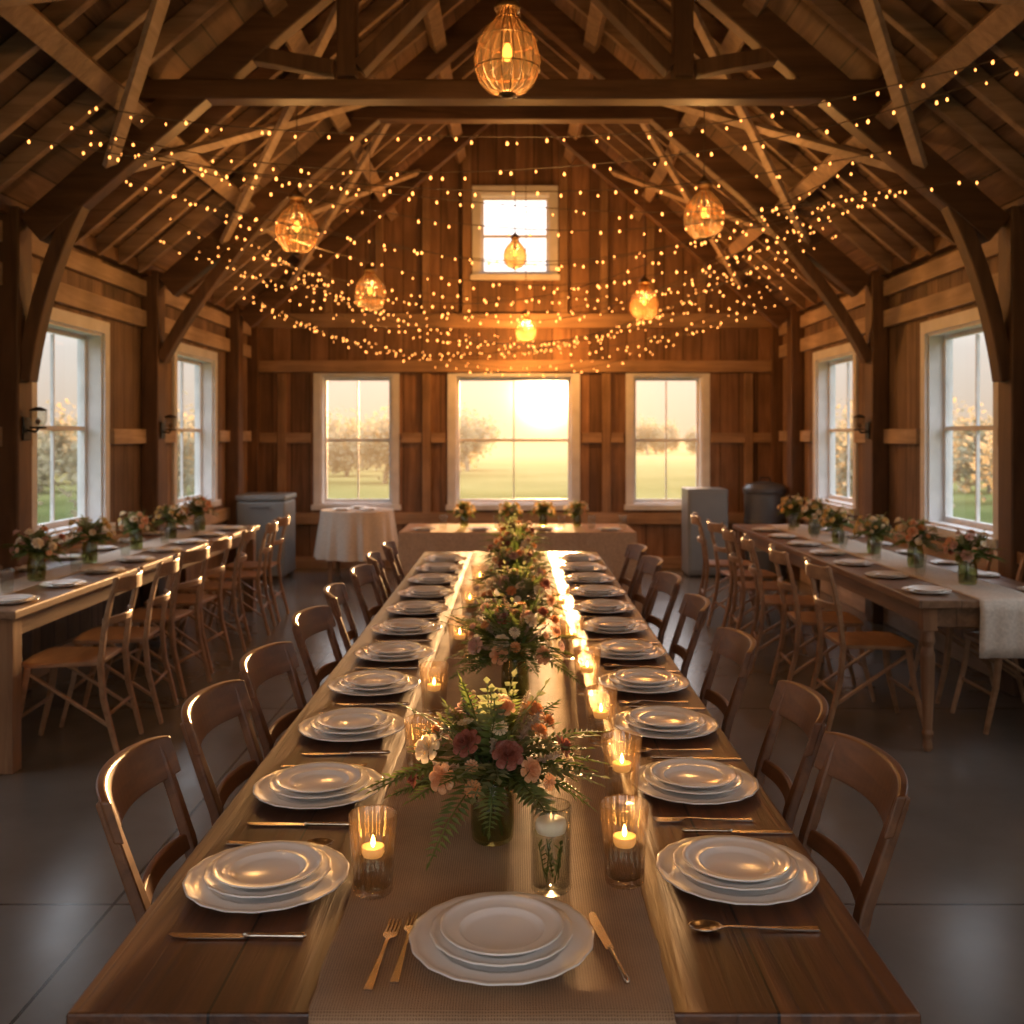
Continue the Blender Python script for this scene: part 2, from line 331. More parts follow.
wn=[0]
def window(w,h,loc,rotz,label,top=.09):
    wn[0]+=1
    b=bmesh.new(); hw=w/2; cw=.085
    box(b,-hw-cw,-hw,-.025,0.0,-.03,h+top); box(b,hw,hw+cw,-.025,0,-.03,h+top); box(b,-hw,hw,-.025,0,h,h+top)
    box(b,-hw-cw-.02,hw+cw+.02,-.06,0,-.06,-.0)
    box(b,-hw,-hw+.02,0,TH,0,h); box(b,hw-.02,hw,0,TH,0,h); box(b,-hw+.02,hw-.02,0,TH,h-.02,h); box(b,-hw+.02,hw-.02,0,TH,0,.02)
    root=mk(f'window_{wn[0]}',b,M['paint'],loc=loc,rotz=rotz)
    struct(root,label,'window')
    b=bmesh.new(); y0,y1=.11,.145; f=.03; a=hw-.02
    box(b,-a,-a+f,y0,y1,.02,h-.02); box(b,a-f,a,y0,y1,.02,h-.02); box(b,-a+f,a-f,y0,y1,h-.02-f,h-.02); box(b,-a+f,a-f,y0,y1,.02,.02+f+.01)
    box(b,-a+f,a-f,y0,y1,h/2-.016,h/2+.016); box(b,-.007,.007,y0+.005,y1-.005,.06,h-.06)
    mk('sash',b,M['paint'],parent=root)
    b=bmesh.new(); b.faces.new([b.verts.new(p) for p in ((-a+f*.5,.128,.04),(a-f*.5,.128,.04),(a-f*.5,.128,h-.04),(-a+f*.5,.128,h-.04))]); mk('glass_pane',b,M['pane'],parent=root)
    return root
for a,c,z0,z1 in bw: window(c-a,z1-z0,((a+c)/2,BY,z0),0,'double-hung window with pale painted casing in end wall',top=.03)
window(gw[1]-gw[0],gw[3]-gw[2],((gw[0]+gw[1])/2,BY,gw[2]),0,'small square gable window with pale painted casing')
for a,c in sidewins:
    window(c-a,SZ1-SZ0,(-WX,(a+c)/2,SZ0),pi/2,'tall double-hung side window with pale painted casing')
    window(c-a,SZ1-SZ0,(WX,(a+c)/2,SZ0),-pi/2,'tall double-hung side window with pale painted casing')

tn=[0]
def trim(x0,x1,y0,y1,z0,z1,mat,label='horizontal pale wood girt on barn wall'):
    tn[0]+=1; b=bmesh.new(); box(b,min(x0,x1),max(x0,x1),y0,y1,z0,z1)
    struct(mk(f'trim_{tn[0]}',b,mat,recenter=True,bevel=.006),label,'trim')
for s in (-1,1):
    X0=s*WX; X1=s*(WX-.05)
    trim(X0,X1,FY,BY,2.47,2.61,M['girt']); trim(X0,X1,FY,BY,2.73,2.86,M['girt'])
    trim(X0,s*(WX-.09),FY,BY,2.9,3.0,M['timberx'],'dark wall plate beam under the roof')
    trim(X0,X1,FY,BY,.66,.79,M['girt']); trim(X0,X1,FY,BY,0,.14,M['girt'],'pale wood base board on barn wall')
    segs=[]; ys=sorted(sidewins); last=FY
    for a,c in ys:
        segs.append((last,a-.11)); last=c+.11
    segs.append((last,BY))
    for a,c in segs: trim(X0,X1,a,c,1.5,1.62,M['girt'])
yb=BY
trim(-WX+.1,WX-.1,yb-.06,yb,2.31,2.45,M['girtx']); trim(-WX+.1,WX-.1,yb-.07,yb,2.83,3.0,M['girtx'])
trim(-WX+.1,WX-.1,yb-.05,yb,.52,.66,M['girtx']); trim(-WX+.1,WX-.1,yb-.05,yb,0,.14,M['girtx'],'pale wood base board on barn wall')
for a,c in ((-WX+.1,-2.4),(-1.34,-1.1),(-.99,-.82),(.79,1.02),(1.13,1.28),(2.31,WX-.1)):
    trim(a,c,yb-.04,yb,1.48,1.6,M['girtx'])
for x in (-1.045,1.075,-2.75,2.75): trim(x-.05,x+.05,yb-.045,yb,.15,2.3,M['stud'],'vertical wall stud of end wall')
for x in (-2.2,-1.6,-1.05,1.05,1.6,2.2): trim(x-.045,x+.045,yb-.045,yb,3.0,roofz(x)-.08,M['stud'],'vertical wall stud of gable')
for x in (-.57,.57): trim(x-.05,x+.05,yb-.045,yb,3.0,roofz(x)-.08,M['stud'],'vertical wall stud of gable')
for s in (-1,1): trim(s*WX,s*(WX-.12),yb-.12,yb,0,2.9,M['timber'],'dark corner post')

# ---------------------------------------------------------------- roof timbers
def one(name,bm,mat,label,cat,group,bevel=.006):
    return tag(mk(name,bm,mat,recenter=True,bevel=bevel),label,cat,group,kind='structure')
def rafter_pts(s,y,off):
    n=Vector((s*SL,0,1)).normalized()
    a=Vector((s*(WX-.02),y,EZ+.017))-n*off; c=Vector((s*.05,y,roofz(.05)))-n*off
    return a,c
trussY=[-1.0,1.4,3.75,6.1,8.45,10.9]
y=-1.9
while y<11.7:
    if min(abs(y-t) for t in trussY)>.15:
        for s in (-1,1):
            b=bmesh.new(); a,c=rafter_pts(s,y,.06); sweep(b,[a,c],.055,.11); one('common_rafter',b,M['rafter'],'brown sawn wooden common rafter under roof boards','rafter','common rafters')
    y+=.4
for s in (-1,1):
    for x in (.75,1.55,2.35):
        b=bmesh.new(); n=Vector((s*SL,0,1)).normalized(); p=Vector((s*x,0,roofz(x)))-n*.165
        sweep(b,[p+Vector((0,FY,0)),p+Vector((0,BY,0))],.12,.09,ref=n); one('roof_purlin',b,M['rafter'],'long sawn wooden purlin below the rafters','beam','roof purlins')
    for i in range(len(trussY)-1):
        ya,yb2=trussY[i]+.12,trussY[i+1]-.12
        n=Vector((s*SL,0,1)).normalized()
        for xa,xb in ((2.6,1.2),(1.2,2.6)):
            p=Vector((s*xa,ya,roofz(xa)))-n*(.235 if xa>xb else .275); q=Vector((s*xb,yb2,roofz(xb)))-n*(.235 if xa>xb else .275)
            b=bmesh.new(); sweep(b,[p,q],.09,.035,ref=n); one('wind_brace',b,M['girt'],'pale diagonal wooden wind brace across rafters','brace','roof wind braces',.004)
b=bmesh.new(); box(b,-.05,.05,FY,BY,RZ-.33,RZ-.06); one('ridge_beam',b,M['timberx'],'long wooden ridge beam','beam','ridge beam')
def arc(p0,p1,p2,n=12):
    p0,p1,p2=Vector(p0),Vector(p1),Vector(p2)
    return [p0*(1-t)**2+p1*2*t*(1-t)+p2*t*t for t in [i/n for i in range(n+1)]]
for i,ty in enumerate(trussY):
    root=empty('roof_truss',(0,ty,0)); tag(root,'dark heavy timber roof truss with posts, collar beam and braces','roof truss','timber roof trusses')
    low=(i in (1,3)); end=(i==5)
    for s in (-1,1):
        b=bmesh.new(); px=s*(WX-.075); box(b,px-.07,px+.07,-.09,.09,0,EZ+.0); mk('post',b,M['timber'],parent=root,bevel=.012)
        b=bmesh.new(); a,c=rafter_pts(s,0,.2); sweep(b,[a+Vector((-s*.05,0,0)),c],.13,.2); mk('principal_rafter',b,M['timberx'],parent=root,bevel=.01)
        if end: continue
        b=bmesh.new()
        if low: pts=arc((s*(WX-.15),0,1.9),(s*(WX-.24),0,2.55),(s*2.62,0,roofz(2.62)-.34))
        else: pts=arc((s*(WX-.15),0,2.2),(s*(WX-.45),0,2.8),(s*1.95,0,roofz(1.95)-.36))
        sweep(b,pts,.09,.12,ref=(0,1,0)); mk('knee_brace',b,M['timber'],parent=root,bevel=.01)
        if low:
            b=bmesh.new(); box(b,s*1.02-.06,s*1.02+.06,-.06,.06,3.74,roofz(1.02)-.22); mk('queen_post',b,M['timber'],parent=root,bevel=.01)
            b=bmesh.new(); sweep(b,[(s*.95,0,3.80),(s*.30,0,4.48)],.09,.12,ref=(0,1,0)); mk('strut',b,M['timber'],parent=root,bevel=.008)
            b=bmesh.new(); sweep(b,[(s*1.1,0,3.80),(s*1.62,0,roofz(1.62)-.34)],.09,.11,ref=(0,1,0)); mk('outer_strut',b,M['timber'],parent=root,bevel=.008)
        else:
            b=bmesh.new(); sweep(b,[(s*1.25,0,4.2),(s*.55,0,roofz(.55)-.33)],.08,.10,ref=(0,1,0)); mk('strut',b,M['timber'],parent=root,bevel=.008)
    if end: continue
    b=bmesh.new()
    if low: box(b,-2.28,2.28,-.075,.075,3.60,3.72)
    else: box(b,-1.45,1.45,-.07,.07,4.22,4.34)
    mk('collar_beam',b,M['timberx'],parent=root,bevel=.012)
    if low:
        b=bmesh.new(); box(b,-.95,.95,-.06,.06,4.5,4.62); mk('upper_collar',b,M['timberx'],parent=root,bevel=.01)

# ---------------------------------------------------------------- main table
TZ=.76; TL,TR=-.63,.57; TY0,TY1=1.40,6.95
mt=empty('banquet_table',((TL+TR)/2,(TY0+TY1)/2,0)); tag(mt,'long dark plank wooden banquet table set for dinner','table')
hw=(TR-TL)/2; hl=(TY1-TY0)/2
b=bmesh.new(); box(b,-hw,hw,-hl,hl,TZ-.045,TZ)
mk('tabletop',b,M['table'],parent=mt,bevel=.004)
b=bmesh.new(); box(b,-hw+.08,-hw+.11,-hl+.1,hl-.1,TZ-.14,TZ-.046); box(b,hw-.11,hw-.08,-hl+.1,hl-.1,TZ-.14,TZ-.046); box(b,-hw+.11,hw-.11,-hl+.1,-hl+.13,TZ-.14,TZ-.046); box(b,-hw+.11,hw-.11,hl-.13,hl-.1,TZ-.14,TZ-.046)
mk('apron',b,M['tleg'],parent=mt)
for yy in (-hl+.12,0,hl-.12):
    for s in (-1,1):
        b=bmesh.new(); box(b,s*.1-.045,s*.1+.045,yy-.045,yy+.045,0,TZ-.046); mk('leg',b,M['tleg'],parent=mt,bevel=.006)
def runner(name,x0,x1,y0,y1,z,drop,mat,label):
    b=bmesh.new(); n=max(8,int((y1-y0)/.06)); nx=10; rows=[]
    prof=[]
    if drop:
        for k in range(5): prof.append((y0-.012,z-drop*(1-k/5)))
    prof.append((y0-.008,z-.004)); prof.append((y0+.004,z+.003))
    for k in range(1,n+1): prof.append((y0+(y1-y0)*k/n,z+.0025))
    for j,(yy,zz) in enumerate(prof):
        row=[]
        for i in range(nx+1):
            x=x0+(x1-x0)*i/nx+ (R.uniform(-.0035,.0035) if i in (0,nx) else 0)
            row.append(b.verts.new((x,yy-(.006*math.sin(i*2) if zz<z-.02 else 0),zz+.0006*math.sin(j*.7+i*1.3)*(1 if zz>z else 0))))
        rows.append(row)
    for a,c in zip(rows,rows[1:]):
        for i in range(nx): b.faces.new([a[i],a[i+1],c[i+1],c[i]])
    o=mk(name,b,mat,smooth=True,recenter=True); so=o.modifiers.new('solid','SOLIDIFY'); so.thickness=.002; so.offset=1
    return tag(o,label,'table runner')
runner('table_runner',-.29,.225,TY0,TY1-.02,TZ,.06,M['burlap'],'long woven brown burlap runner on the banquet table')

# ---------------------------------------------------------------- plates & cutlery
def plate_mesh(name,r,scal=0):
    b=bmesh.new()
    prof=[(0,.004),(r*.55,.004),(r*.62,.006),(r*.68,.011),(r*.70,.0122),(r*.72,.0118),(r*.86,.0145),(r*.93,.0165),(r*.95,.0185),(r*.97,.018),(r,.0205),(r,.0175),(r*.97,.0155),(r*.7,.006),(r*.62,.0015),(r*.58,0),(r*.54,.0015),(0,.0015)]
    lathe(b,prof,72,rib=.008 if scal else 0,nrib=18 if scal else 0)
    return mk(name,b,M['china'],smooth=True)
P1=plate_mesh('charger_plate',.145,1); P2=plate_mesh('dinner_plate',.112,1); P3=plate_mesh('salad_plate',.097,0)
tag(P1,'large white scalloped china charger plate','plate','charger plates'); tag(P2,'white china dinner plate stacked on charger','plate','dinner plates'); tag(P3,'small white china plate topping the stack','plate','salad plates')
def knife():
    root=empty('table_knife'); tag(root,'warm silver table knife beside a plate stack','knife','table knives')
    b=bmesh.new(); plate2d(b,[(-.006,0),(-.008,.05),(-.009,.09),(-.006,.115),(.002,.125),(.007,.12),(.007,0)],.002,.0035); mk('blade',b,M['metal'],parent=root)
    b=bmesh.new(); tube(b,[(0,.002,.0045),(0,-.01,.0045),(0,-.04,.0048),(0,-.08,.005),(0,-.095,.005),(0,-.1,.005)],0,8,rs=[.004,.0042,.004,.0048,.005,.002]); mk('handle',b,M['metal'],parent=root,smooth=True)
    return root
def fork():
    root=empty('table_fork'); tag(root,'warm silver table fork beside a plate stack','fork','table forks')
    b=bmesh.new(); sweep(b,[(0,-.1,.003),(0,-.07,.003),(0,0,.0055),(0,.035,.008),(0,.05,.006)],.013,.0028,ws=[1,.85,.4,.4,.9]); mk('handle',b,M['metal'],parent=root,smooth=False)
    b=bmesh.new(); sweep(b,[(0,.045,.006),(0,.055,.004),(0,.068,.003)],.022,.0022,ws=[.6,1,1.05])
    for x in (-.0092,-.0031,.0031,.0092): sweep(b,[(x,.067,.003),(x,.09,.0035),(x,.108,.006)],.0035,.002,ws=[1,1,.5])
    mk('tines',b,M['metal'],parent=root); return root
def spoon():
    root=empty('table_spoon'); tag(root,'warm silver spoon beside a plate stack','spoon','table spoons')
    b=bmesh.new(); sweep(b,[(0,-.1,.003),(0,-.07,.003),(0,0,.005),(0,.045,.007),(0,.062,.005)],.013,.0028,ws=[1,.85,.4,.4,.5]); mk('handle',b,M['metal'],parent=root)
    b=bmesh.new(); prof=[(0,0),(.5,.08),(.85,.3),(1,.55),(.93,.55),(.8,.36),(.45,.16),(0,.1)]; lathe(b,[(r,z) for r,z in prof],20)
    for v in b.verts: v.co=Vector((v.co.x*.019,.085+v.co.y*.028,v.co.z*.014+.0005))
    mk('bowl',b,M['metal'],parent=root,smooth=True); return root
KN=knife(); FK=fork(); SP=spoon()
used={}
def put(proto,loc,rotz=0,scale=None):
    if proto.name not in used:
        used[proto.name]=1; proto.location=loc; proto.rotation_euler=(0,0,rotz)
        if scale: proto.scale=(scale,)*3
        return proto
    return clone(proto,loc,rotz,scale if scale else 1)
def setting(x,y,z=TZ,full=True,sc=1.0):
    jx=R.uniform(-.006,.006); jy=R.uniform(-.006,.006); a=R.uniform(0,6)
    put(P1,(x+jx,y+jy,z+.0005),a,sc)
    put(P2,(x+jx+R.uniform(-.002,.002),y+jy,z+.0105*sc),a+.1,sc)
    if full: put(P3,(x+jx,y+jy+R.uniform(-.002,.002),z+.0195*sc),a+.2,sc)
z=TZ
SY=[1.80+.462*k for k in range(11)]
for k,yy in enumerate(SY):
    setting(-.445,yy); setting(.41,yy+.03)
    put(KN,(-.43+R.uniform(-.015,.015),yy-.19,z+.0005),pi/2+R.uniform(-.05,.05))
    if k<10: put(FK if k%2 else SP,(-.47,yy+.175,z+.0005),-pi/2+R.uniform(-.06,.06))
    put(SP if k%2==0 else FK,(.41+R.uniform(-.015,.015),yy-.165,z+.0005),pi/2+R.uniform(-.1,.1))
    if k<10: put(KN,(.44,yy+.235,z+.0005),-pi/2+R.uniform(-.06,.06))
setting(-.022,1.575,z=TZ+.0045)
put(FK,(-.205,1.545,z+.005),-.08); put(FK,(-.172,1.565,z+.005),-.05); put(KN,(.148,1.56,z+.005),.17)

# ---------------------------------------------------------------- glasses
def tumbler(name,h,r0,r1,rib,bulge=0):
    b=bmesh.new()
    prof=[(0,0),(r0*.9,0),(r0,.004),(r0*1.02,h*.2),((r0+r1)/2,h*.55),(r1,h*.985),(r1-.001,h),(r1-.0025,h*.985),((r0+r1)/2-.003,h*.55),(r0*.95,.016),(r0*.8,.012),(0,.012)]
    lathe(b,prof,90,rib=rib,nrib=18); return b
def candle_glass():
    root=empty('candle_glass'); tag(root,'ribbed clear glass tumbler holding a lit candle','candle glass','candle tumblers')
    mk('glass',tumbler('g',.142,.034,.043,.03),M['cglass'],parent=root,smooth=True)
    b=bmesh.new(); lathe(b,[(0,.0135),(.029,.0135),(.031,.055),(.0325,.066),(0,.066)],24); mk('water',b,M['water'],parent=root,smooth=False)
    b=bmesh.new(); lathe(b,[(0,.066),(.017,.066),(.020,.072),(.0205,.083),(.019,.083),(.017,.077),(0,.076)],24); mk('candle',b,M['wax'],parent=root,smooth=True)
    b=bmesh.new(); lathe(b,[(0,.080),(.003,.083),(.0045,.088),(.0035,.095),(.0015,.101),(0,.104)],10); mk('flame',b,M['flame'],parent=root,smooth=True)
    return root
CG=candle_glass(); zr=TZ+.0055
for x,y in [(-.25,1.76),(.197,1.80),(.235,2.2),(.225,2.62),(.225,3.12),(-.215,2.33),(-.235,2.9),(-.2,3.62),(.205,3.62),(-.2,4.42),(.2,4.4),(-.18,5.1)]:
    put(CG,(x,y,zr),R.uniform(0,6),R.uniform(.97,1.05))
jar=empty('candle_jar',(.064,1.775,zr)); tag(jar,'clear glass jar with greenery sprigs, water and floating white candle','candle jar')
b=bmesh.new(); lathe(b,[(0,0),(.033,0),(.036,.004),(.036,.146),(.034,.15),(.0335,.146),(.033,.01),(0,.009)],48); mk('glass',b,M['glass'],parent=jar,smooth=True)
b=bmesh.new(); lathe(b,[(0,.0115),(.0315,.0115),(.0318,.1),(0,.1)],32); mk('water',b,M['water'],parent=jar)
b=bmesh.new(); lathe(b,[(0,.102),(.026,.102),(.028,.112),(.026,.122),(0,.12)],24); mk('candle',b,M['waxw'],parent=jar,smooth=True)
b=bmesh.new(); lathe(b,[(0,.122),(.002,.125),(.0025,.128),(.001,.134),(0,.136)],10); mk('flame',b,M['flame2'],parent=jar,smooth=True)

# ---------------------------------------------------------------- flowers
def leaflet(b,p,d,n,l,w):
    d=d.normalized(); s=d.cross(n); s=s.normalized() if s.length>1e-5 else Vector((1,0,0)); nn=s.cross(d)
    pts=[p,p+d*l*.4+s*w*.5+nn*l*.08,p+d*l,p+d*l*.4-s*w*.5+nn*l*.08,p+d*l*.5-nn*l*.02]
    v=[b.verts.new(q) for q in pts]
    b.faces.new([v[0],v[1],v[4]]); b.faces.new([v[1],v[2],v[4]]); b.faces.new([v[2],v[3],v[4]]); b.faces.new([v[3],v[0],v[4]])
b=bmesh.new(); rj=random.Random(4)
for k in range(5):
    a=k*1.3; p0=Vector((.012*math.cos(a),.012*math.sin(a),.015)); p1=Vector((.022*math.cos(a+.6),.022*math.sin(a+.6),.08)); sweep(b,[p0,p1],.0016,.0016)
    for j in range(7):
        q=p0.lerp(p1,(j+1)/8); ang=rj.uniform(0,6.28); leaflet(b,q,Vector((-q.x*20+math.cos(ang)*.5,-q.y*20+math.sin(ang)*.5,.6)),Vector((0,0,1)),.018,.008)
mk('greenery_sprig',b,M['leaf'],parent=jar,fixn=False)
def spray(b,start,az,el,L,droop,npair,ll,lw,rr):
    p=Vector(start); d=Vector((math.cos(az)*math.cos(el),math.sin(az)*math.cos(el),math.sin(el))); n=14; pts=[p.copy()]
    for i in range(n):
        d=(d+Vector((0,0,-droop/n))+Vector((rr.uniform(-1,1),rr.uniform(-1,1),rr.uniform(-1,1)))*.03).normalized(); p=p+d*L/n
        if p.z<.05: p.z=.05
        pts.append(p.copy())
    sweep(b,pts[::2]+[pts[-1]],.0022,.0022)
    for k in range(npair):
        t=.22+.78*k/(npair-1); f=t*n; i=min(int(f),n-1); q=pts[i].lerp(pts[i+1],f-i); tg=(pts[i+1]-pts[i]).normalized()
        side=tg.cross(Vector((0,0,1))); side=side.normalized() if side.length>1e-3 else Vector((1,0,0)); up=side.cross(tg)
        sz=math.sin(pi*min(1,.15+t*.85))**.6+.15
        for s in (-1,1):
            leaflet(b,q,side*s+tg*.55+up*rr.uniform(-.2,.2),up,ll*sz*rr.uniform(.8,1.15),lw*sz)
    leaflet(b,pts[-1],tg,up,ll*.6,lw*.7)
def bloom(name,mat,size,rings):
    b=bmesh.new()
    for k,(Rr,H,n,curl) in enumerate(rings):
        for j in range(n):
            ph=2*pi*(j+.5*(k%2)+.13*k)/n; span=1.25*pi/n if n>4 else 1.1; grid=[]
            for a in range(5):
                t=a/4; row=[]
                wid=span*(.55+.6*t)*(1 if a<4 else .6)
                for c in range(5):
                    u=(c-2)/2; r=Rr*(t**.6)*(1-.06*u*u)+.02; zz=H*t-curl*t**3-.06*u*u*t
                    an=ph+u*wid*.75; row.append(b.verts.new((r*math.cos(an)*size,r*math.sin(an)*size,zz*size)))
                grid.append(row)
            for a in range(4):
                for c in range(4): b.faces.new([grid[a][c],grid[a][c+1],grid[a+1][c+1],grid[a+1][c]])
    me=mk(name,b,mat,smooth=True,fixn=False)
    m=me.data; bpy.data.objects.remove(me); return m
rose=[(.2,.85,3,0),(.4,.86,4,.05),(.62,.8,5,.12),(.85,.62,6,.2),(1.05,.42,7,.3)]
daisy=[(.25,.35,6,0),(.6,.3,10,.05),(.95,.3,12,.15)]
cols=('peach','orange','burg','cream','pink','gold')
BM={c:bloom(c+'_rose',M[c],1,rose) for c in cols}
BD={c:bloom(c+'_aster',M[c],1,daisy) for c in cols}
def arrangement(seed,nfrond,nbloom,size=1.0,reach=.23,pal=None,rad0=.115,label='ferny greenery with peach, orange and cream blooms in green glass vase'):
    rr=random.Random(seed); root=empty('flower_arrangement')
    pal=pal or ['peach','orange','cream','orange','peach','cream','pink','burg']
    tag(root,label,'flowers','table flower arrangements')
    b=bmesh.new(); lathe(b,[(0,0),(.036,0),(.042,.006),(.045,.04),(.043,.09),(.037,.115),(.039,.135),(.0365,.135),(.034,.115),(.04,.09),(.042,.04),(.038,.01),(0,.008)],32); mk('vase',b,M['vase'],parent=root,smooth=True)
    b=bmesh.new()
    for k in range(9):
        a=rr.uniform(0,6.28); tube(b,[(math.cos(a)*.024,math.sin(a)*.024,.014),(math.cos(a+1.5)*.006,math.sin(a+1.5)*.006,.1),(math.cos(a+3)*.05,math.sin(a+3)*.05,.2)],.0022,5)
    mk('stems',b,M['stem'],parent=root)
    b=bmesh.new(); b2=bmesh.new()
    for k in range(nfrond):
        az=2*pi*k/nfrond*2.6+rr.uniform(-.3,.3); el=rr.choice([1.2,.9,.6,.4,.25,.1]); L=reach*rr.uniform(.7,1.05)*(1 if el<.7 else .8)
        spray(b,(0,0,.14),az,el,L,rr.uniform(.3,.95)*(1.0 if el<.9 else .4),17,.036,.010,rr)
    for k in range(int(nfrond*.8)):
        spray(b2,(0,0,.14),rr.uniform(0,6.28),rr.uniform(.1,1.3),reach*rr.uniform(.55,.9),rr.uniform(.3,1.0),8,.036,.021,rr)
    mk('fern_foliage',b,M['leaf'],parent=root,fixn=False)['kind']='stuff'
    mk('leaf_sprays',b2,M['leaf2'],parent=root,fixn=False)['kind']='stuff'
    b=bmesh.new()
    for k in range(int(nfrond*.5)):
        az=rr.uniform(0,6.28); el=rr.uniform(.3,1.4); L=rr.uniform(.72,.92)*reach*.8; d=Vector((math.cos(az)*math.cos(el),math.sin(az)*math.cos(el),math.sin(el))); s0=Vector((0,0,.13)); sweep(b,[s0,s0+d*L],.002,.002)
        for j in range(12):
            q=s0+d*(L*(.62+.38*j/12))
            for m_ in range(3): leaflet(b,q,Vector((rr.uniform(-1,1),rr.uniform(-1,1),rr.uniform(-.3,1))),d,.011,.008)
    mk('dried_sprigs',b,M['lav'],parent=root,fixn=False)['kind']='stuff'
    for k in range(nbloom):
        t=(k+.5)/nbloom; el=math.asin(max(-.2,min(1,1-1.15*t))); az=k*2.39996+rr.uniform(-.3,.3); rad=rad0*size
        d=Vector((math.cos(az)*math.cos(el)*1.1,math.sin(az)*math.cos(el)*1.1,math.sin(el)))
        p=Vector((0,0,.158))+d*rad*rr.uniform(.8,1.12)
        if rr.random()<.62: me=BM[rr.choice(pal)]; s=rr.uniform(.020,.031)
        else: me=BD[rr.choice(pal)]; s=rr.uniform(.014,.022)
        o=bpy.data.objects.new('bloom',me); COL.objects.link(o); o.parent=root; o.location=p; o.scale=(s,)*3
        q=(d+Vector((rr.uniform(-.3,.3),rr.uniform(-.3,.3),.3))).normalized().to_track_quat('Z','Y'); o.rotation_euler=q.to_euler()
    return root
A1=arrangement(3,38,32,reach=.26,rad0=.132); A2=arrangement(8,36,30,reach=.26,rad0=.13)
A3=arrangement(21,20,20,reach=.175,pal=['peach','cream','orange','gold','cream'],rad0=.108)
A4=arrangement(33,22,18,reach=.175,pal=['gold','cream','gold','peach'],rad0=.108,label='leafy greenery with golden and cream blooms in green glass vase')
A5=arrangement(47,20,20,reach=.17,pal=['burg','pink','cream','peach','pink'],rad0=.108,label='greenery with burgundy, pink and cream blooms in green glass vase')
put(A1,(-.045,1.99,zr),.4,.97); put(A2,(.0,3.08,zr),1.0,.97)
put(A1,(.01,4.0,zr),2.0,.92); put(A2,(.0,4.75,zr),3.0,.9); put(A1,(.0,5.5,zr),4,.9); put(A2,(.0,6.3,zr),5,.9)

# ---------------------------------------------------------------- chairs
def chairA():
    root=empty('dining_chair'); tag(root,'dark wooden chair with curved backrest rail at banquet table','chair','banquet table chairs')
    b=bmesh.new()
    plate2d(b,[(-.2,-.18),(-.1,-.2),(.12,-.215),(.2,-.2),(.215,-.1),(.22,0),(.215,.1),(.2,.2),(.12,.215),(-.1,.2),(-.2,.18)],.435,.46); mk('seat',b,M['chair'],parent=root,bevel=.006)
    b=bmesh.new()
    for s in (-1,1): sweep(b,[(-.165,s*.168,.415),(.17,s*.175,.415)],.02,.045)
    sweep(b,[(.185,-.17,.415),(.185,.17,.415)],.02,.045); sweep(b,[(-.175,-.17,.415),(-.175,.17,.415)],.02,.045); mk('apron',b,M['chair'],parent=root)
    for s in (-1,1):
        b=bmesh.new(); sweep(b,[(-.25,s*.18,0),(-.215,s*.18,.25),(-.205,s*.18,.45),(-.24,s*.183,.62),(-.300,s*.190,.80),(-.318,s*.191,.85)],.026,.040,ws=[.8,1,1.05,1,.9,.8],ref=(0,1,0)); mk('leg',b,M['chair'],parent=root,bevel=.006)
        b=bmesh.new(); sweep(b,[(.205,s*.185,0),(.18,s*.18,.2),(.18,s*.175,.434)],.03,.03,ws=[.75,.9,1.1]); mk('leg',b,M['chair'],parent=root,bevel=.005)
    def rail(z0,z1,x0,bul,th,wy,name,ed=.15):
        b=bmesh.new(); n=18; g=[]
        for i in range(n+1):
            t=-1+2*i/n; yy=wy*t; xx=x0-bul*(1-t*t); edge=(1-abs(t)**6*ed); zc=(z0+z1)/2+.004*(1-t*t); hh=(z1-z0)/2*edge
            lean=(hh)*.32
            g.append([b.verts.new((xx-th/2+lean,yy,zc-hh)),b.verts.new((xx+th/2+lean,yy,zc-hh)),b.verts.new((xx+th/2-lean,yy,zc+hh)),b.verts.new((xx-th/2-lean,yy,zc+hh))])
        for a,c in zip(g,g[1:]):
            for j in range(4): b.faces.new([a[j],a[(j+1)%4],c[(j+1)%4],c[j]])
        b.faces.new(g[0]); b.faces.new(g[-1][::-1]); mk(name,b,M['chair'],parent=root,bevel=.005)
    rail(.762,.862,-.289,.055,.022,.218,'backrest')
    rail(.60,.64,-.238,.03,.014,.182,'back_slat')
    for s in (-1,1):
        b=bmesh.new(); tube(b,[(-.225,s*.178,.2),(.18,s*.178,.17)],.009,8); mk('stretcher',b,M['chair'],parent=root,smooth=True)
    return root
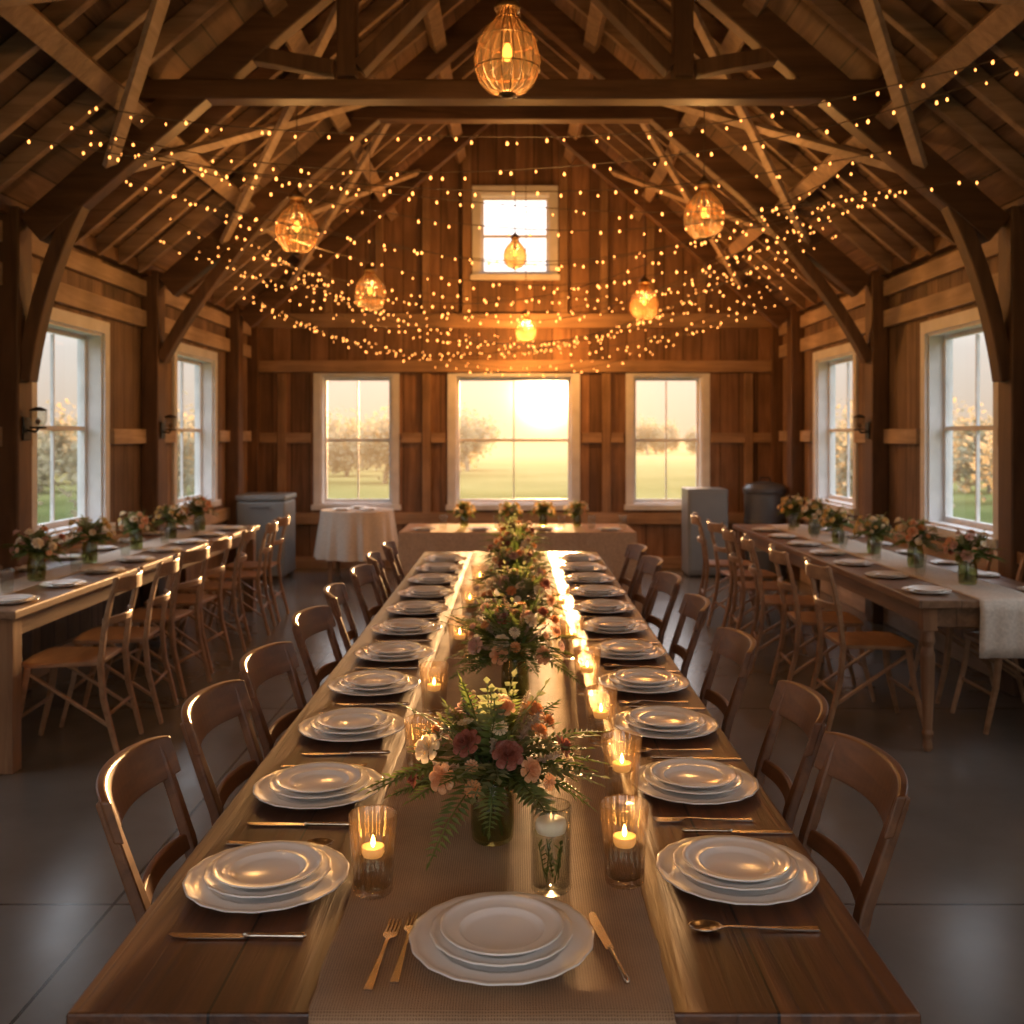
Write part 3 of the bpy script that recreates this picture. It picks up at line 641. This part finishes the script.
def chairB():
    root=empty('cafe_chair'); tag(root,'honey-coloured wooden chair with splayed legs and slatted back at side table','chair','side table chairs')
    for s in (-1,1):
        b=bmesh.new(); sweep(b,[(-.27,s*.19,0),(-.20,s*.19,.28),(-.185,s*.19,.45),(-.205,s*.193,.62),(-.235,s*.197,.76),(-.27,s*.2,.88)],.024,.036,ws=[.8,1,1.05,1,.9,.8],ref=(0,1,0)); mk('leg',b,M['chairB'],parent=root,bevel=.004)
        b=bmesh.new(); sweep(b,[(.25,s*.2,0),(.19,s*.19,.25),(.165,s*.175,.44)],.028,.028,ws=[.75,.95,1.1]); mk('leg',b,M['chairB'],parent=root,bevel=.004)
        b=bmesh.new(); sweep(b,[(-.235,s*.178,.14),(.0,s*.174,.30),(.165,s*.168,.41)],.014,.022,ref=(0,1,0)); mk('brace',b,M['chairB'],parent=root,bevel=.003)
    b=bmesh.new()
    plate2d(b,[(-.18,-.17),(.12,-.205),(.2,-.17),(.215,0),(.2,.17),(.12,.205),(-.18,.17)],.44,.463)
    mk('seat',b,M['chairB'],parent=root,bevel=.006)
    for z0,x0,hh,nm in ((.835,-.25,.036,'backrest'),(.66,-.20,.018,'back_slat')):
        b=bmesh.new(); pts=[(x0-.055*(1-(t/6)**2),.2*t/6,z0) for t in range(-6,7)]; sweep(b,pts,.016,hh*2)
        mk(nm,b,M['chairB'],parent=root,bevel=.004)
    for x,z_ in ((.2,.2),(-.215,.2)):
        b=bmesh.new(); tube(b,[(x,-.19,z_),(x,.19,z_)],.009,8); mk('stretcher',b,M['chairB'],parent=root,smooth=True)
    return root
CA=chairA(); CB=chairB()
for yy in (2.19,2.70,3.22,3.95,4.65,5.3,5.95,6.55): put(CA,(-.51+R.uniform(-.01,.015),yy,0),R.uniform(-.1,.1))
for yy in (2.19,2.72,3.5,4.3,5.0,5.7,6.35): put(CA,(.47+R.uniform(-.015,.01),yy,0),pi+R.uniform(-.1,.1))
for k,yy in enumerate((5.05,5.6,6.2,6.8,7.4,8.0,8.6)): put(CB,(-2.22+R.uniform(-.04,.04),yy,0),pi+R.uniform(-.12,.2))
for k,yy in enumerate((5.45,6.1,6.75,7.4,8.05,8.7)): put(CB,(1.88+R.uniform(-.04,.04),yy,0),R.uniform(-.2,.12))
for yy in (5.45,6.05): put(CB,(2.72,yy,0),pi)

# ---------------------------------------------------------------- side tables
def side_table(x0,x1,y0,y1,turned,mat,label):
    root=empty('side_table',((x0+x1)/2,(y0+y1)/2,0)); tag(root,label,'table'); hw=(x1-x0)/2; hl=(y1-y0)/2
    b=bmesh.new(); box(b,-hw,hw,-hl,hl,TZ-.04,TZ); mk('tabletop',b,mat,parent=root,bevel=.005)
    b=bmesh.new(); i=.06; box(b,-hw+i,-hw+i+.025,-hl+i,hl-i,TZ-.14,TZ-.041); box(b,hw-i-.025,hw-i,-hl+i,hl-i,TZ-.14,TZ-.041); box(b,-hw+i+.025,hw-i-.025,-hl+i,-hl+i+.025,TZ-.14,TZ-.041); box(b,-hw+i+.025,hw-i-.025,hl-i-.025,hl-i,TZ-.14,TZ-.041); mk('apron',b,mat,parent=root)
    for sx in (-1,1):
        for sy in (-1,1):
            b=bmesh.new(); px=sx*(hw-.07); py=sy*(hl-.07)
            if turned:
                box(b,px-.036,px+.036,py-.036,py+.036,.6,TZ-.041)
                lathe(b,[(0,0),(.018,0),(.024,.02),(.02,.06),(.028,.09),(.022,.11),(.03,.3),(.036,.48),(.026,.52),(.036,.55),(.03,.6),(0,.6)],16,off=(px,py,0))
            else: box(b,px-.045,px+.045,py-.045,py+.045,0,TZ-.041)
            mk('leg',b,M['tleg'],parent=root,bevel=.004)
    return root
side_table(-3.04,-2.3,4.6,9.0,False,M['tablelight'],'long wooden side table with square legs beside windows')
side_table(1.98,2.8,4.9,9.1,True,M['tablelight'],'long wooden side table with turned legs beside windows')
runner('linen_runner',2.27,2.6,4.9,9.0,TZ,.28,M['linen'],'pale linen runner draped over end of side table')
runner('linen_runner',-2.8,-2.57,4.6,8.95,TZ,.2,M['linen'],'pale linen runner along side table')
trio=[A5,A4,A3,A4,A3]
for k,yy in enumerate((5.55,6.3,7.05,7.8,8.45)): put(trio[k],(-2.67+R.uniform(-.02,.02),yy,zr),R.uniform(0,6),R.uniform(.98,1.12))
trio=[A5,A3,A4,A4,A3,A4]
for k,yy in enumerate((5.4,6.1,6.8,7.45,8.1,8.75)): put(trio[k],(2.43+R.uniform(-.03,.03),yy,zr),R.uniform(0,6),R.uniform(.98,1.12))
def waterglass():
    root=empty('water_glass'); tag(root,'clear ribbed drinking glass on table','glass','drinking glasses')
    mk('glass_body',tumbler('g',.12,.028,.036,.02),M['glass'],parent=root,smooth=True); return root
WG=waterglass()
for k in range(8):
    yy=4.85+k*.53
    setting(-2.435,yy,full=False,sc=.82); setting(-2.92,yy+.1,full=False,sc=.72)
for yy in (5.12,5.92,6.67,7.42,8.12): put(WG,(-2.6,yy,TZ+.006),0)
for k in range(7):
    yy=5.15+k*.55
    setting(2.12,yy,full=False,sc=.82); setting(2.7,yy+.05,full=False,sc=.6)
for yy in (5.75,6.45,7.1,7.78,8.43): put(WG,(2.33,yy,TZ+.006),0)

# ---------------------------------------------------------------- clothed tables
def cloth_rect(name,w,d,h,floor,mat,round_=False,flare=.05,amp=.02,nf=40):
    b=bmesh.new(); N=160; rings=[]
    def pt(t,e,ph):
        if round_:
            a=2*pi*t; r=w/2+e+ph; return (r*math.cos(a),r*math.sin(a))
        per=2*(w+d); s=t*per
        if s<w: x,y,nx,ny=-w/2+s,-d/2,0,-1
        elif s<w+d: x,y,nx,ny=w/2,-d/2+(s-w),1,0
        elif s<2*w+d: x,y,nx,ny=w/2-(s-w-d),d/2,0,1
        else: x,y,nx,ny=-w/2,d/2-(s-2*w-d),-1,0
        return (x*(1+e/(w/2)) +nx*ph, y*(1+e/(d/2))+ny*ph)
    levels=[(0,0,h),(.004,0,h-.004)]+[(flare*k/6,amp*k/6,h-(h-floor)*k/6) for k in range(1,7)]
    for e,am,zz in levels:
        rings.append([b.verts.new((*pt(i/N,e,am*math.sin(2*pi*nf*i/N+.8*math.sin(i*.3))),zz)) for i in range(N)])
    for a,c in zip(rings,rings[1:]):
        for j in range(N): b.faces.new([a[j],a[(j+1)%N],c[(j+1)%N],c[j]])
    b.faces.new(rings[0])
    return mk(name,b,mat,smooth=False)
def clothed(name,cx,cy,w,d,h,floor,mat,label,round_=False,nf=40,amp=.02):
    root=empty(name,(cx,cy,0)); tag(root,label,'table')
    c=cloth_rect('tablecloth',w,d,h,floor,mat,round_=round_,nf=nf,amp=amp); c.parent=root
    for sx in (-1,1):
        for sy in (-1,1):
            b=bmesh.new(); k=.32; box(b,sx*w*k-.02,sx*w*k+.02,sy*d*k-.02,sy*d*k+.02,0,h-.03); mk('leg',b,M['tleg'],parent=root)
    b=bmesh.new()
    if round_: lathe(b,[(0,h-.03),(w/2-.01,h-.03),(w/2-.01,h-.004),(0,h-.004)],40)
    else: box(b,-w/2+.005,w/2-.005,-d/2+.005,d/2-.005,h-.03,h-.004)
    mk('tabletop',b,M['tleg'],parent=root)
    return root
clothed('head_table',.02,8.75,1.98,.8,TZ,.02,M['tan'],'rectangular head table covered in tan cloth')
clothed('round_table',-1.72,10.9,.78,.78,.76,.25,M['linen'],'small round table under pale linen cloth',round_=True,nf=14,amp=.03)
for p_,x,y in ((A4,-.05,8.78),(A3,.55,8.85),(A4,-.45,8.85),(A4,.25,8.9)): put(p_,(x,y,TZ+.001),R.uniform(0,6),.85)
for x in (-.78,-.3,.25,.8): setting(x,8.5,z=TZ+.001,full=False,sc=.75)
for x in (-.62,-.15,.4,.66,.93): put(WG,(x,8.62,TZ+.001),0)
for x,y in ((-1.87,10.8),(-1.58,10.8),(-1.72,11.05)): setting(x,y,z=.762,full=False,sc=.7)

# ---------------------------------------------------------------- appliances
ch=empty('chest_cooler',(-2.72,10.95,0)); tag(ch,'grey metal chest cooler standing near the corner','cooler')
b=bmesh.new(); box(b,-.26,.26,-.27,.27,.06,.86); mk('body',b,M['steel'],parent=ch,bevel=.02)
b=bmesh.new(); box(b,-.27,.27,-.28,.28,.865,.93); mk('lid',b,M['steel'],parent=ch,bevel=.02)
b=bmesh.new(); tube(b,[(-.1,-.285,.8),(-.1,-.315,.8),(.1,-.315,.8),(.1,-.285,.8)],.008,8); mk('handle',b,M['dsteel'],parent=ch)
for sx in (-1,1):
    for sy in (-1,1):
        b=bmesh.new(); lathe(b,[(0,0),(.02,0),(.025,.06),(0,.06)],12,off=(sx*.22,sy*.22,0)); mk('foot',b,M['dsteel'],parent=ch)
cb=empty('metal_cabinet',(2.12,11.2,0)); tag(cb,'grey metal storage cabinet against the end wall','cabinet')
b=bmesh.new(); box(b,-.22,.22,-.22,.22,.03,.98); mk('body',b,M['steel'],parent=cb,bevel=.012)
b=bmesh.new(); box(b,-.20,.20,-.245,-.225,.08,.95); d_=mk('door',b,M['steel'],parent=cb,bevel=.006)
b=bmesh.new(); tube(b,[(.15,-.246,.5),(.15,-.27,.5),(.15,-.27,.62),(.15,-.246,.62)],.006,8); mk('handle',b,M['dsteel'],parent=d_)
b=bmesh.new(); box(b,-.20,.20,-.2,.2,0,.03); mk('plinth',b,M['black'],parent=cb)
dr=empty('metal_drum',(2.76,11.05,0)); tag(dr,'dark metal lidded drum standing in the corner','drum')
b=bmesh.new(); lathe(b,[(0,0),(.21,0),(.225,.02),(.225,.3),(.232,.31),(.225,.32),(.225,.62),(.232,.63),(.225,.64),(.225,.92),(.23,.94),(0,.94)],40); mk('body',b,M['dsteel'],parent=dr,smooth=False)
b=bmesh.new(); lathe(b,[(0,.945),(.238,.945),(.24,.985),(.2,1.03),(.05,1.06),(0,1.06)],40); mk('lid',b,M['dsteel'],parent=dr,smooth=False)
b=bmesh.new(); tube(b,[(-.06,0,1.055),(-.05,0,1.1),(.05,0,1.1),(.06,0,1.055)],.008,8); mk('handle',b,M['black'],parent=dr)

# ---------------------------------------------------------------- sconces
def sconce():
    root=empty('wall_sconce'); tag(root,'small unlit dark iron wall sconce with glass shade on timber post','sconce','wall sconces')
    b=bmesh.new(); box(b,-.012,0,-.05,.05,-.06,.08); mk('backplate',b,M['black'],parent=root,bevel=.003)
    b=bmesh.new(); tube(b,[(-.012,0,0),(-.06,0,-.01),(-.075,0,.01)],.008,8); lathe(b,[(0,0),(.045,0),(.05,.012),(0,.015)],20,off=(-.075,0,.01)); mk('bracket',b,M['black'],parent=root)
    b=bmesh.new(); lathe(b,[(0,.092),(.052,.092),(.05,.10),(.02,.115),(0,.118)],20,off=(-.075,0,.026)); mk('cap',b,M['black'],parent=root)
    b=bmesh.new(); lathe(b,[(.035,0),(.05,.03),(.05,.09),(.046,.09),(.046,.03),(.032,.002)],24,off=(-.075,0,.026)); mk('shade',b,M['glass'],parent=root,smooth=True)
    b=bmesh.new(); lathe(b,[(0,.03),(.012,.04),(.016,.055),(.01,.07),(0,.075)],12,off=(-.075,0,.0)); mk('bulb',b,M['brass'],parent=root,smooth=True)
    return root
SC=sconce()
for x,y,r_ in ((WX-.146,8.45,0),(-WX+.146,8.45,pi),(-WX+.146,6.1,pi)): put(SC,(x,y,1.6),r_)

# ---------------------------------------------------------------- lanterns
def lantern():
    root=empty('pendant_lantern'); tag(root,'amber ribbed glass pendant lantern in brass cage hanging from rafters','pendant lantern','pendant lanterns')
    prof=[(.040,.225),(.044,.20),(.056,.165),(.092,.125),(.132,.065),(.150,-.005),(.146,-.07),(.125,-.125),(.085,-.165),(.035,-.18)]
    b=bmesh.new(); lathe(b,[(r*.97,z) for r,z in prof],108,rib=.03,nrib=18); mk('glass_shade',b,M['amberglass'],parent=root,smooth=True)
    b=bmesh.new()
    for k in range(18):
        a=2*pi*k/18; tube(b,[(r*math.cos(a)*1.01,r*math.sin(a)*1.01,z) for r,z in prof],.0026,5)
    for r,z in ((.058,.165),(.134,.065),(.148,-.07)):
        tube(b,[(r*1.01*math.cos(2*pi*k/32),r*1.01*math.sin(2*pi*k/32),z) for k in range(33)],.0028,5,cap=False)
    mk('cage',b,M['brass'],parent=root,smooth=True)
    b=bmesh.new(); lathe(b,[(0,.29),(.012,.29),(.018,.27),(.05,.245),(.062,.22),(.055,.205),(0,.215)],28); mk('cap',b,M['brass'],parent=root,smooth=True)
    b=bmesh.new(); lathe(b,[(0,-.2),(.02,-.195),(.04,-.182),(.036,-.172),(0,-.172)],24); mk('finial',b,M['brass'],parent=root,smooth=True)
    b=bmesh.new(); lathe(b,[(0,-.03),(.014,-.022),(.022,.0),(.02,.025),(.012,.05),(0,.055)],16); mk('bulb',b,M['lbulb'],parent=root,smooth=True)
    b=bmesh.new(); lathe(b,[(0,.055),(.012,.055),(.012,.1),(.004,.11),(.004,.215),(0,.215)],12); mk('socket',b,M['brass'],parent=root)
    return root
def hang(root,x,y,z,sc,en,col):
    top=roofz(x)-.12
    b=bmesh.new(); tube(b,[(0,0,.27),(0,0,(top-z)/sc)],.004/sc,6); mk('cord',b,M['wire'],parent=root)
    ld=bpy.data.lights.new('lantern_glow','POINT'); ld.energy=en; ld.color=col; ld.shadow_soft_size=.04
    lo=bpy.data.objects.new('lamp_light',ld); lo.location=(0,0,-.075); lo.parent=root; COL.objects.link(lo)
LN=lantern(); wc=(1,.72,.45); oc=(1,.58,.26)
spots=[(-.035,4.5,3.28,.98,20,wc),(-1.55,7.1,3.04,.98,24,wc),(1.38,7.3,3.18,.98,24,wc),(-1.29,8.9,2.84,.93,24,wc),(1.28,9.9,2.88,.93,52,oc),(0,10.4,3.45,.8,14,wc),(0.12,11.1,2.75,.75,95,oc),(-1.5,1.9,3.2,1,18,wc),(1.5,1.9,3.2,1,18,wc),(0,-.8,3.3,1,30,wc)]  # last three hang out of view, added as fill light for the room
roots=[LN]+[clone(LN) for _ in spots[1:]]
for r_,(x,y,z,s,en,cl) in zip(roots,spots):
    r_.location=(x,y,z); r_.scale=(s,)*3; hang(r_,x,y,z,s,en,cl)

# ---------------------------------------------------------------- string lights
b=bmesh.new(); lathe(b,[(0,-.010),(.0055,-.006),(.0075,0),(.005,.007),(.003,.011),(0,.012)],7); bo=mk('bulb_tmp',b,M['bulb'],smooth=True); BULB=bo.data; bpy.data.objects.remove(bo)
def bulbgeo(bm,p,s=1):
    vs=[]
    for r,z in ((0,-.010),(.0075,0),(0,.011)):
        if r==0: vs.append([bm.verts.new(p+Vector((0,0,z*s)))])
        else: vs.append([bm.verts.new(p+Vector((r*s*math.cos(k*pi/2.5),r*s*math.sin(k*pi/2.5),z*s))) for k in range(5)])
    for k in range(5):
        bm.faces.new([vs[0][0],vs[1][(k+1)%5],vs[1][k]]); bm.faces.new([vs[1][k],vs[1][(k+1)%5],vs[2][0]])
ns=20
for i in range(ns):
    t=i/(ns-1); y0=4.9+t*5.6; sw=R.uniform(-.8,.8); yl=min(10.8,y0+sw+R.uniform(-.3,.3)); yr=min(10.8,y0-sw+R.uniform(-.3,.3))
    dip=.12+.66*min(1,t*1.4)+R.uniform(-.14,.14)
    xl=R.uniform(2.35,2.82); xr=R.uniform(2.35,2.82)
    zl=roofz(xl)-.2; zrr=roofz(xr)-.2; dip+=.5*((zl+zrr)/2-3.05)
    A=Vector((-xl,yl,zl)); B=Vector((xr,yr,zrr))
    pts=[]; n=60; wob=R.uniform(0,6); wf=R.uniform(6,12)
    for k in range(n+1):
        u=k/n; p=A.lerp(B,u); p.z-=4*dip*u*(1-u); p.z+=.04*math.sin(u*wf+wob)*math.sin(pi*u); p.y+=.12*math.sin(u*7+wob)*math.sin(pi*u); pts.append(p)
    root=empty('string_light',A); tag(root,'string of small warm glowing bulbs swagged between rafters','string lights','swagged string lights')
    b=bmesh.new(); tube(b,[p-A for p in pts],.0034,4); mk('wire',b,M['wire'],parent=root)
    nb=40 if i<7 else 54
    if i<7:
        for k in range(nb):
            u=(k+.5+R.uniform(-.48,.48))/nb*n; j=min(int(u),n-1); p=pts[j].lerp(pts[j+1],u-j)-A
            o=bpy.data.objects.new('bulb',BULB); o.location=p+Vector((0,0,-.014+R.uniform(-.025,.006))); o.parent=root; s_=R.uniform(.6,1.05); o.scale=(s_,)*3; COL.objects.link(o)
    else:
        b=bmesh.new()
        for k in range(nb):
            u=(k+.5+R.uniform(-.48,.48))/nb*n; j=min(int(u),n-1); p=pts[j].lerp(pts[j+1],u-j)-A; bulbgeo(b,p+Vector((0,0,-.014+R.uniform(-.04,.02))),R.uniform(.7,1.35))
        mk('bulbs',b,M['bulb'],parent=root)['kind']='stuff'

# ---------------------------------------------------------------- outside
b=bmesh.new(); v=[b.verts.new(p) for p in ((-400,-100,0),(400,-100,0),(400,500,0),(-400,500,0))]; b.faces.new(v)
tag(mk('meadow_ground',b,M['grass'],loc=(0,0,-.15)),'green grass field outside the barn, painted with golden haze towards the distance','grass field',kind='structure')
def tree(seed):
    rr=random.Random(seed); root=empty('tree'); tag(root,'autumn tree with golden-brown foliage paled by painted haze','tree','trees in the field')
    b=bmesh.new(); lf=bmesh.new(); tips=[]
    def br(p,d,L,r,dep):
        pts=[p]
        for k in range(3):
            d=(d+Vector((rr.uniform(-.2,.2),rr.uniform(-.2,.2),rr.uniform(-.02,.15)))).normalized(); p=p+d*L/3; pts.append(p)
        tube(b,pts,r,5,rs=[r,r*.85,r*.7,r*.55],cap=False)
        if dep==0: tips.extend(pts[1:]); return
        for k in range(5 if dep>1 else 3):
            nd=(d+Vector((rr.uniform(-1.2,1.2),rr.uniform(-1.2,1.2),rr.uniform(-.9,.5)))).normalized(); br(pts[rr.choice([1,2,3])],nd,L*.72,r*.5,dep-1)
    br(Vector((0,0,-.1)),Vector((0,0,1)),1.5,.15,3)
    mk('trunk',b,M['bark'],parent=root)
    for p in tips:
        for k in range(8):
            q=p+Vector((rr.gauss(0,.35),rr.gauss(0,.35),rr.gauss(0,.35))); q.z=max(q.z,.3); leaflet(lf,q,Vector((rr.uniform(-1,1),rr.uniform(-1,1),rr.uniform(-1,1))),Vector((rr.uniform(-1,1),.3,1)),.28,.2)
    mk('foliage',lf,M['tleaf'],parent=root,fixn=False)['kind']='stuff'
    return root
T1=tree(1); T2=tree(2)
tl=[]
for j,y in enumerate((36,42,48,54,60)):
    for k in range(5):
        x=-15.5+j*1.2+k*3.6
        if x<-1.3: tl.append((x,y,.74))
for j,y in enumerate((86,92,99)):
    for k in range(9): tl.append((7+j*1.6+k*4.4,y,.80))
for s in (-1,1):
    for j,y in enumerate((20.5,25,30)):
        for k in range(3): tl.append((s*(7.4+j*1.5+k*3.9),y,.74))
for k,(x,y,s) in enumerate(tl): put(T1 if k%2 else T2,(x,y,-.15),R.uniform(0,6),s*R.uniform(.92,1.05))

# ---------------------------------------------------------------- sky, sun
sd=Vector((.031,1,.041)).normalized()
w=bpy.data.worlds.new('sunset_sky'); S.world=w; w.use_nodes=True; nt=w.node_tree; N=nt.nodes; L=nt.links; N.clear()
out=N.new('ShaderNodeOutputWorld'); bg=N.new('ShaderNodeBackground'); L.new(bg.outputs[0],out.inputs['Surface'])
tc=N.new('ShaderNodeTexCoord'); nrm=N.new('ShaderNodeVectorMath'); nrm.operation='NORMALIZE'; L.new(tc.outputs['Generated'],nrm.inputs[0])
sp=N.new('ShaderNodeSeparateXYZ'); L.new(nrm.outputs['Vector'],sp.inputs[0])
rp=N.new('ShaderNodeValToRGB'); e=rp.color_ramp.elements
e[0].position=0; e[0].color=(.72,.56,.42,1); e[1].position=1; e[1].color=(.72,.85,1,1)
x=e.new(.10); x.color=(.84,.80,.76,1); x=e.new(.3); x.color=(.77,.83,.92,1)
L.new(sp.outputs[2],rp.inputs['Fac'])
st=N.new('ShaderNodeMapRange'); st.inputs['From Min'].default_value=.08; st.inputs['From Max'].default_value=.40; st.inputs['To Min'].default_value=1.0; st.inputs['To Max'].default_value=4.2; L.new(sp.outputs[2],st.inputs['Value'])
dt=N.new('ShaderNodeVectorMath'); dt.operation='DOT_PRODUCT'; L.new(nrm.outputs['Vector'],dt.inputs[0]); dt.inputs[1].default_value=sd
def glow(p,col,st):
    mx=N.new('ShaderNodeMath'); mx.operation='MAXIMUM'; L.new(dt.outputs['Value'],mx.inputs[0]); mx.inputs[1].default_value=0
    pw=N.new('ShaderNodeMath'); pw.operation='POWER'; L.new(mx.outputs[0],pw.inputs[0]); pw.inputs[1].default_value=p
    sc=N.new('ShaderNodeVectorMath'); sc.operation='SCALE'; sc.inputs[0].default_value=[c*st for c in col]; L.new(pw.outputs[0],sc.inputs['Scale']); return sc.outputs['Vector']
base=N.new('ShaderNodeVectorMath'); base.operation='SCALE'; L.new(st.outputs['Result'],base.inputs['Scale']); L.new(rp.outputs['Color'],base.inputs[0])
acc=base.outputs['Vector']
for g in (glow(25,(1,.46,.16),.28),glow(350,(1,.42,.10),1.0),glow(2600,(1,.52,.16),5),glow(7000,(1,.74,.4),40),glow(60000,(1,.85,.6),400)):
    ad=N.new('ShaderNodeVectorMath'); ad.operation='ADD'; L.new(acc,ad.inputs[0]); L.new(g,ad.inputs[1]); acc=ad.outputs['Vector']
L.new(acc,bg.inputs['Color']); bg.inputs['Strength'].default_value=1.0
sl=bpy.data.lights.new('evening_sun','SUN'); sl.energy=24; sl.color=(1,.54,.22); sl.angle=.045
so=bpy.data.objects.new('evening_sun',sl); so.rotation_euler=sd.to_track_quat('Z','Y').to_euler(); so.location=(0,30,5); COL.objects.link(so)

# ---------------------------------------------------------------- camera
cam=bpy.data.cameras.new('camera'); cam.sensor_width=36; cam.lens=36*1000/1024; cam.shift_x=-.003; cam.shift_y=-.075; cam.clip_start=.05; cam.clip_end=1000
cam.dof.use_dof=True; cam.dof.focus_distance=2.05; cam.dof.aperture_fstop=5.0
co=bpy.data.objects.new('camera',cam); co.location=(0,0,1.57); co.rotation_euler=(pi/2,0,0); COL.objects.link(co); S.camera=co
